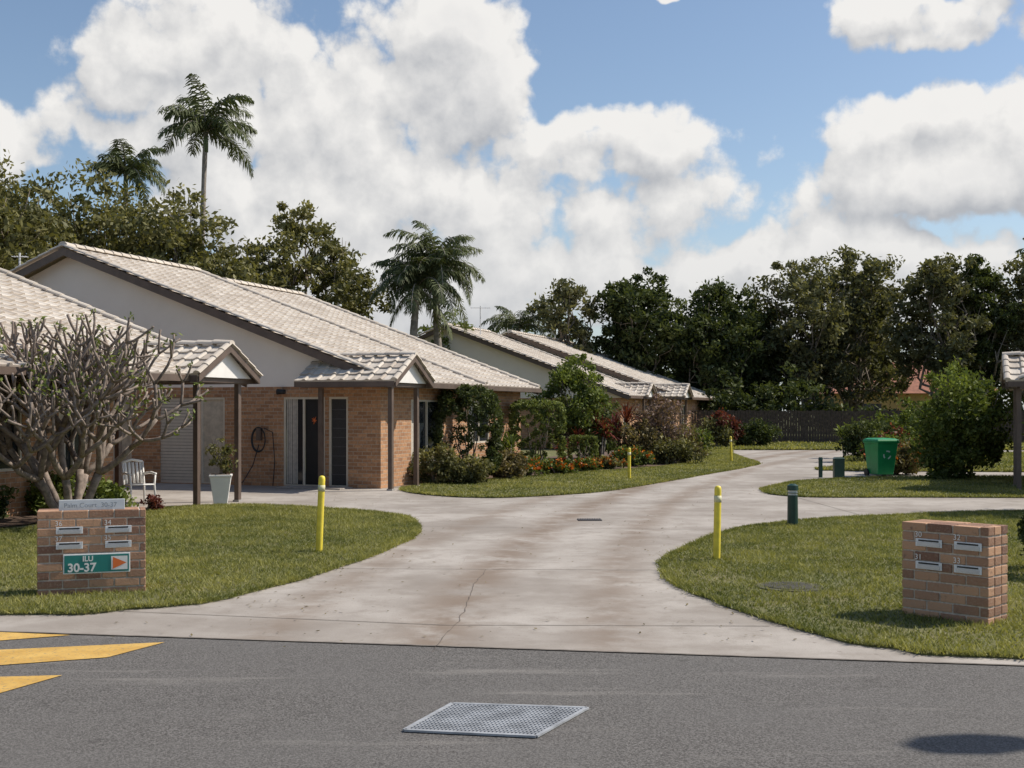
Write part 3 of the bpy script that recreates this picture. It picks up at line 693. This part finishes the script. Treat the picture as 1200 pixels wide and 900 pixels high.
# left bed
shrub('low_shrub',(-7.05,20.6),.4,.4,.6,F_green,50,50,.14,.05)
shrub('low_shrub',(-8.0,21.0),.6,.5,.75,F_green,50,60,.16,.05)
shrub('low_shrub',(-8.9,19.8),.6,.5,.6,F_dark,50,60,.16,.05)
shrub('low_shrub',(-9.6,18.8),.7,.5,1.2,F_dark,60,60,.18,.05)
shrub('croton_shrub',(-6.55,21.75),.2,.18,.32,F_red,24,30,.08,.035)
spiky('bromeliad_plant',(-7.9,18.6),.6,24,F_green,.03,2); spiky('bromeliad_plant',(-7.4,19.3),.45,24,F_green,.03,2)

def frangipani(loc):
    e=empty('frangipani_tree',loc); A=Acc(); tips=[]
    RR=np.random.RandomState(21)
    def grow(p,d,L,r,depth):
        d=d.normalized(); P=[p];rad=[r];q=p;dd=d
        seg=4
        for k in range(seg):
            dd=(dd+Vector((0,0,.10))+Vector(RR.normal(0,.08,3))).normalized(); q=q+dd*(L/seg); P.append(q); rad.append(r*(1-.15*(k+1)/seg)*RR.uniform(.95,1.05))
        rad[-1]*=1.12
        A.tube(P,rad,7)
        if depth==0 or q.z>3.05 or math.hypot(q.x,q.y)>2.0: tips.append((q,dd)); return
        nb=3 if RR.uniform()<.5 else 2
        ph=RR.uniform(0,6.28); ort=dd.orthogonal().normalized(); o2=dd.cross(ort)
        for k in range(nb):
            th=ph+k*2*math.pi/nb+RR.uniform(-.4,.4); sp=RR.uniform(.45,.85)
            nd=dd*math.cos(sp)+(ort*math.cos(th)+o2*math.sin(th))*math.sin(sp); nd.z=max(nd.z,.0)
            grow(q,nd,L*RR.uniform(.65,.95),r*.77,depth-1)
    for az,t in ((.2,.75),(1.6,.6),(2.9,.85),(4.1,.7),(5.2,.8),(.9,.35),(3.5,.3)):
        grow(Vector((.08*math.cos(az),.08*math.sin(az),0.05)),Vector((math.cos(az)*t,math.sin(az)*t,.85)),.86,.072,5)
    A.tube([(0,0,-.1),(0,0,.12)],[.2,.15],10)
    A.make('branches',simple('frangipani_bark',(.235,.185,.15),.9,.35,12,bmp=.3),e,True)
    B=[]
    for q,d in tips:
        if RR.uniform()<.45:
            for k in range(5): B.append(np.array(q)+RR.normal(0,.035,3))
    if B: mkquads('young_leaves',leafquads(np.array(B),.05,.35),F_green,e,R.uniform(.3,1,len(B)))
frangipani((-7.15,19.3,0))

# ---------------------------------------------------------------- street furniture
def text(name,s,size,loc,parent,mat,rot=(math.pi/2,0,0),align='LEFT',ext=.001):
    c=bpy.data.curves.new(name,'FONT'); c.body=s; c.size=size; c.extrude=ext; c.align_x=align; c.materials.append(mat)
    o=bpy.data.objects.new(name,c); o.location=loc; o.rotation_euler=rot; o.parent=parent; col.objects.link(o); return o
def letterbox(loc,ang,W,D,nums,zz=(.62,.47)):
    e=empty('brick_letterbox',(loc[0],loc[1],0),ang); nco=10; ch=.086
    A=Acc(); cols=[]
    plates=[(W*.17,zz[0]),(W*.17,zz[1]),(W*.62,zz[0]),(W*.62,zz[1])]; pw,ph=.25,.07
    rows=[(0,.11),(.12,D-.12),(D-.11,D)]
    for j in range(nco):
        off=0 if j%2 else -.12
        z0=j*ch; z1=z0+ch-.014
        for (y0,y1) in rows:
            x=off
            while x<W-.01:
                a=max(0,x)+.0; b=min(W,x+.228); x+=.242
                if b-a<.05: continue
                jx=R.uniform(-.004,.004); jz=R.uniform(-.002,.002); A.box(a,b,y0+jx,y1+(jx if y1==D else 0),z0+.012 if j==0 else z0+jz,z1+jz); cols+= [R.uniform(0,1)**1.1]*8
    o=A.make('bricks',BUNIT,e,bevel=.005)
    at=o.data.attributes.new('v','FLOAT','POINT'); at.data.foreach_set('value',np.array(cols,dtype=np.float32))
    Acc().box(.008,W-.008,.009,D-.009,0,nco*ch-.020).make('mortar',mortar,e)
    for (px,pz),nm in zip(plates,nums):
        Acc().box(px,px+pw,-.012,-.006,pz,pz+ph).make('letter_plate',simple('plate_white',(.66,.66,.65),.4),e,bevel=.003)
        Acc().box(px+.02,px+pw-.02,-.0165,-.013,pz+.008,pz+.04).make('flap',simple('flap_grey',(.5,.51,.52),.35,.05,10,.4),e)
        Acc().box(px+.03,px+pw-.03,-.0155,-.0125,pz+.046,pz+.060).make('slot',black,e)
        text('number',nm,.07,(px-.01,-.008,pz+ph+.012),e,white)
    return e
lb=letterbox((-4.66,11.72),.33,1.02,.35,('36','37','34','35'))
ns=empty('direction_sign',(-4.66,11.72,0),.33)
Acc().box(.24,.87,-.03,-.020,.225,.42).make('panel',timber_sign,ns,bevel=.004)
Acc().box(.252,.858,-.034,-.031,.237,.408).make('panel_face',signgreen,ns)
text('text_line_1','ILU',.070,(.42,-.037,.349),ns,white,ext=.002).data.offset=.002
text('text_line_2','30-37',.115,(.28,-.037,.248),ns,white,ext=.002).data.offset=.003
mk('arrow_panel',[(.69,-.0362,.255),(.845,-.0362,.255),(.845,-.0362,.39),(.69,-.0362,.39)],[(0,1,2,3)],white,ns)
mk('arrow',[(.705,-.038,.262),(.835,-.038,.322),(.705,-.038,.382)],[(0,1,2)],orange,ns)
ps=empty('name_sign',(-4.66,11.72,0),.33)
Acc().box(.2,.82,.02,.04,.85,.955).make('board',simple('name_board',(.62,.64,.65),.4,.05),ps,bevel=.004)
text('name','Palm Court  30-37',.066,(.245,.016,.878),ps,simple('grey_letters',(.28,.31,.35)))
letterbox((3.50,10.72),-.83,.80,.36,('30','31','32','33'),(.64,.44))
def bollard(loc,h,lx=0,ly=0):
    e=empty('yellow_bollard',(loc[0],loc[1],0),R.uniform(-.3,.3),lx,ly); A=Acc()
    r=.043; prof=[(-.05,r*1.03),(0,r*1.03),(h*.5,r),(h-.05,r*.99),(h-.025,r*.93),(h-.008,r*.72),(h,r*.35)]
    A.tube([(0,0,z) for z,_ in prof],[q for _,q in prof],18)
    o=A.make('post',yellow,e,True)
    A=Acc(); A.tube([(0,0,h-.2),(0,0,h-.12)],[r+.003]*2,18); A.make('reflective_band',simple('reflector',(.66,.62,.38)),e,True)
bollard((-2.49,15.4),1.0,0,.045); bollard((2.5,14.6),.92,0,.02); bollard((3.1,31.6),.84); bollard((7.8,42.5),.9,0,-.03)
def cyl(A,r0,r1,z0,z1,n=24): A.prism([(x,y,z0) for x,y in ring(r0,n)],[(x,y,z1) for x,y in ring(r1,n)])
e=empty('bollard_light',(4.44,18.9,0)); A=Acc(); cyl(A,.085,.08,0,.50); cyl(A,.095,.095,0,.03); A.make('post',dkgreen,e)
A=Acc(); cyl(A,.072,.072,.50,.575); A.make('lens',simple('lens_frosted',(.62,.62,.6),.3),e)
A=Acc(); cyl(A,.088,.088,.53,.54); cyl(A,.09,.085,.575,.65); cyl(A,.085,.04,.65,.675); A.make('cap',dkgreen,e)
e=empty('service_pillar',(8.86,32.4,0)); Acc().box(-.14,.14,-.1,.1,0,.52).make('cabinet',dkgreen,e,bevel=.015); Acc().prism([(-.155,-.115,.52),(.155,-.115,.52),(.155,.115,.52),(-.155,.115,.52)],[(-.1,-.07,.56),(.1,-.07,.56),(.1,.07,.56),(-.1,.07,.56)]).make('cap',dkgreen,e)
e=empty('bollard_light',(8.42,32.6,0)); A=Acc(); cyl(A,.055,.055,0,.48,16); cyl(A,.065,.05,.48,.55,16); A.make('post',dkgreen,e)
e=empty('wheelie_bin',(10.25,33.2,0),.25); A=Acc()
P=lambda w,d,z,oy=0:[(-w,-d+oy,z),(w,-d+oy,z),(w,d+oy,z),(-w,d+oy,z)]
A.prism(P(.24,.27,.06,.02),P(.31,.36,.92)); A.prism(P(.335,.385,.92),P(.335,.385,.965)); A.make('body',greenp,e,bevel=.012)
A=Acc(); A.prism(P(.35,.40,.967,-.01),P(.33,.38,1.02,-.01)); A.prism(P(.33,.38,1.021,-.01),P(.24,.28,1.06,.0)); A.make('lid',greenp,e,bevel=.012)
A=Acc(); A.tube([(-.25,.44,.95),(-.25,.47,1.0),(.25,.47,1.0),(.25,.44,.95)],[.018]*4,8); A.make('handle',greenp,e,True)
A=Acc()
for s in (-1,1): A.tube([(s*.24,.28,.1),(s*.30,.28,.1)],[.1,.1],18)
A.tube([(-.24,.28,.1),(.24,.28,.1)],[.015,.015],8); A.make('wheels',black,e)
wm=simple('mark_white',(.6,.7,.62),.5); V=[];F=[]
for k in range(3):
    a0=math.pi/2+k*2*math.pi/3
    for t0,t1,r0,r1 in ((-.75,.35,.085,.125),):
        for s in range(5):
            u0=a0+t0+(t1-t0)*s/5;u1=a0+t0+(t1-t0)*(s+1)/5;i=len(V)
            for (rr,uu) in ((r0,u0),(r1,u0),(r1,u1),(r0,u1)):
                x,z=rr*math.cos(uu),.60+rr*math.sin(uu); y=-.25-(z-.06)/.86*.11-.004; V.append((x,y,z))
            F.append((i,i+1,i+2,i+3))
mk('recycling_mark',V,F,wm,e)
e=empty('potted_plant',(-5.62,23.05,0),.2); A=Acc(); A.prism(P(.12,.12,0),P(.2,.2,.56)); A.prism(P(.215,.215,.56),P(.215,.215,.6)); A.make('pot',white,e,bevel=.008)
Acc().box(-.18,.18,-.18,.18,.601,.606).make('soil',mulch,e)
A=Acc(); 
for k in range(5): limb(A,(R.normal(0,.03),R.normal(0,.03),.58),(R.uniform(-.18,.18),R.uniform(-.15,.15),R.uniform(.9,1.3)),.012,.006,5)
A.make('stems',bark,e); crown('leaves',[(0,0,1.0,.24,.22,.34),(.05,0,.75,.2,.2,.15)],34,22,.1,.045,F_olive,e,asp=.4)
e=empty('garden_chair',(-7.1,22.7,0),.7); A=Acc()
A.prism([(-.22,-.22,.42),(.22,-.22,.42),(.2,.2,.40),(-.2,.2,.40)],[(-.22,-.22,.445),(.22,-.22,.445),(.2,.2,.425),(-.2,.2,.425)])
for sx in (-1,1):
    A.tube([(sx*.25,-.25,0),(sx*.23,-.2,.42),(sx*.25,-.2,.62)],[.02,.022,.02],8); A.tube([(sx*.23,.27,0),(sx*.2,.2,.42),(sx*.2,.28,.85)],[.02,.02,.02],8)
    A.tube([(sx*.25,-.22,.63),(sx*.25,0,.65),(sx*.21,.25,.62)],[.025]*3,8)
for k in range(5): A.prism([(-.17+k*.075,.2,.44),(-.12+k*.075,.2,.44),(-.12+k*.075,.28,.84),(-.17+k*.075,.28,.84)],[(-.17+k*.075,.215,.44),(-.12+k*.075,.215,.44),(-.12+k*.075,.295,.84),(-.17+k*.075,.295,.84)])
A.tube([(-.2,.28,.85),(0,.3,.89),(.2,.28,.85)],[.025]*3,8); A.make('chair_frame',white,e,True)
e=empty('unseen_shadow_lamp',(9.95,8.3,0)); A=Acc(); A.tube([(0,0,0),(0,0,3.5),(0,0,7)],[.09,.075,.06],12); A.tube([(0,0,6.9),(-.35,-.05,7.15),(-.8,-.1,7.2)],[.04,.04,.04],8); A.make('pole',steel,e,True)  # invented lamp, added out of frame only to cast the oval road shadow
A=Acc(); A.tube([(-.7,-.1,7.2),(-.8,-.1,7.2),(-1.0,-.12,7.2),(-1.25,-.14,7.2),(-1.4,-.15,7.2)],[.06,.15,.21,.18,.05],14); A.make('shadow_lamp_head',steel,e,True)  # head shaped for that oval shadow, never in view

# ---------------------------------------------------------------- light, sky
ts=Vector((.90,.22,1.02)).normalized(); el=math.asin(ts.z); az=math.atan2(ts.x,ts.y)
sl=bpy.data.lights.new('sun','SUN'); sl.energy=5.0; sl.angle=math.radians(.53); sl.color=(1,.93,.83)
so=bpy.data.objects.new('sun',sl); so.rotation_euler=(-ts).to_track_quat('-Z','Y').to_euler(); so.location=(20,10,30); col.objects.link(so)
w=bpy.data.worlds.new('World'); scene.world=w; w.use_nodes=True; nt=w.node_tree; bg=nt.nodes['Background']
sky=N(nt,'ShaderNodeTexSky'); sky.sky_type='NISHITA'; sky.sun_disc=False; sky.sun_elevation=el; sky.sun_rotation=az
sky.air_density=1.0; sky.dust_density=.8; sky.ozone_density=1.2
STR=.125; bg.inputs[1].default_value=STR
dirv=N(nt,'ShaderNodeTexCoord').outputs['Generated']
s=N(nt,'ShaderNodeSeparateXYZ'); nt.links.new(dirv,s.inputs[0])
AZ=mathn(nt,'ARCTAN2',s.outputs[0],s.outputs[1]); EL=mathn(nt,'ARCSINE',s.outputs[2])
cb=N(nt,'ShaderNodeCombineXYZ'); nt.links.new(AZ,cb.inputs[0]); nt.links.new(EL,cb.inputs[1]); PV=cb.outputs[0]
MASS=[(-.185,.225,.19,.135),(-.05,.275,.09,.08),(-.28,.262,.09,.045),(.07,.218,.11,.038),(-.03,.14,.24,.09),(.36,.20,.15,.065),(.33,.30,.10,.032),(.12,.338,.05,.014),(.28,.10,.36,.05),(-.42,.2,.05,.035),(.45,.33,.09,.04),(-.75,.15,.22,.09),(.85,.2,.25,.10),(-1.7,.3,.5,.2)]
gr=bpy.data.node_groups.new('cumulus','ShaderNodeTree')
gr.interface.new_socket('P',in_out='INPUT',socket_type='NodeSocketVector'); gr.interface.new_socket('D',in_out='OUTPUT',socket_type='NodeSocketFloat')
gi=gr.nodes.new('NodeGroupInput'); go=gr.nodes.new('NodeGroupOutput'); p0=gi.outputs[0]
def vmath(nt,op,a,b):
    n=nt.nodes.new('ShaderNodeVectorMath'); n.operation=op
    for i,v in enumerate((a,b)):
        if isinstance(v,tuple): n.inputs[i].default_value=v
        elif v is not None: nt.links.new(v,n.inputs[i])
    return n
wn=gr.nodes.new('ShaderNodeTexNoise'); wn.noise_dimensions='2D'; wn.inputs['Scale'].default_value=22; wn.inputs['Detail'].default_value=3; gr.links.new(p0,wn.inputs['Vector'])
wv=vmath(gr,'MULTIPLY',vmath(gr,'SUBTRACT',wn.outputs['Color'],(.5,.5,.5)).outputs[0],(.035,.030,0)).outputs[0]
pw=vmath(gr,'ADD',p0,wv).outputs[0]
acc=None
for (cx,cy,rx,ry) in MASS:
    d=vmath(gr,'SUBTRACT',pw,(cx,cy,0)).outputs[0]; d=vmath(gr,'MULTIPLY',d,(1/rx,1/ry,0)).outputs[0]
    ln=vmath(gr,'LENGTH',d,None).outputs['Value']; m=mathn(gr,'SUBTRACT',1.,ln)
    if acc is None: acc=m
    else:
        n=gr.nodes.new('ShaderNodeMath'); n.operation='SMOOTH_MAX'; gr.links.new(acc,n.inputs[0]); gr.links.new(m,n.inputs[1]); n.inputs[2].default_value=.2; acc=n.outputs[0]
acc=mathn(gr,'MAXIMUM',acc,-1.2)
acc=mathn(gr,'MINIMUM',mathn(gr,'MULTIPLY',acc,1.5),.7)
f1=noise(gr,p0,9,9,.6,dim='2D')
def vor(scale):
    v=gr.nodes.new('ShaderNodeTexVoronoi'); v.voronoi_dimensions='2D'; v.feature='F1'; v.inputs['Scale'].default_value=scale
    gr.links.new(pw,v.inputs['Vector']); d=v.outputs['Distance']; return mathn(gr,'MULTIPLY',d,d)
b1=mathn(gr,'SUBTRACT',.2,vor(20)); b2=mathn(gr,'SUBTRACT',.2,vor(48))
D=mathn(gr,'ADD',acc,mathn(gr,'MULTIPLY',mathn(gr,'SUBTRACT',f1,.5),1.9))
D=mathn(gr,'ADD',D,mathn(gr,'MULTIPLY',b1,.42)); D=mathn(gr,'ADD',D,mathn(gr,'MULTIPLY',b2,.26)); D=mathn(gr,'SUBTRACT',D,.10)
gr.links.new(D,go.inputs[0])
def dens(vec):
    n=nt.nodes.new('ShaderNodeGroup'); n.node_tree=gr; nt.links.new(vec,n.inputs[0]); return n.outputs[0]
d0=dens(PV); d1=dens(vmath(nt,'ADD',PV,(.008,.024,0)).outputs[0])
alpha=maprange(nt,d0,-.02,.30)
lit=mathn(nt,'ADD',mathn(nt,'MULTIPLY',mathn(nt,'SUBTRACT',d0,d1),.95),.64,True)
k=1/STR
cc=mixc(nt,lit,(.44*k,.455*k,.485*k),(.90*k,.88*k,.85*k))
thick=maprange(nt,d0,.6,1.4,0,.35); cc=mixc(nt,thick,cc,(.62*k,.62*k,.64*k))
lowg=maprange(nt,EL,.06,.20,.45,0); cc=mixc(nt,lowg,cc,(.64*k,.65*k,.67*k))
haze=maprange(nt,EL,.0,.18,.6,.0); skyc=mixc(nt,haze,sky.outputs[0],(.50*k,.58*k,.66*k))
final=mixc(nt,mathn(nt,'MULTIPLY',alpha,.97),skyc,cc)
nt.links.new(final,bg.inputs[0])

# ---------------------------------------------------------------- camera
cam=bpy.data.cameras.new('camera'); co=bpy.data.objects.new('camera',cam); col.objects.link(co)
co.location=(0,0,1.85); co.rotation_euler=(math.pi/2,0,0); cam.sensor_width=36; cam.lens=42; cam.shift_y=.025; cam.clip_end=2000; cam.clip_start=.05
scene.camera=co
scene.view_settings.view_transform='Standard'; scene.view_settings.look='None'; scene.view_settings.exposure=0
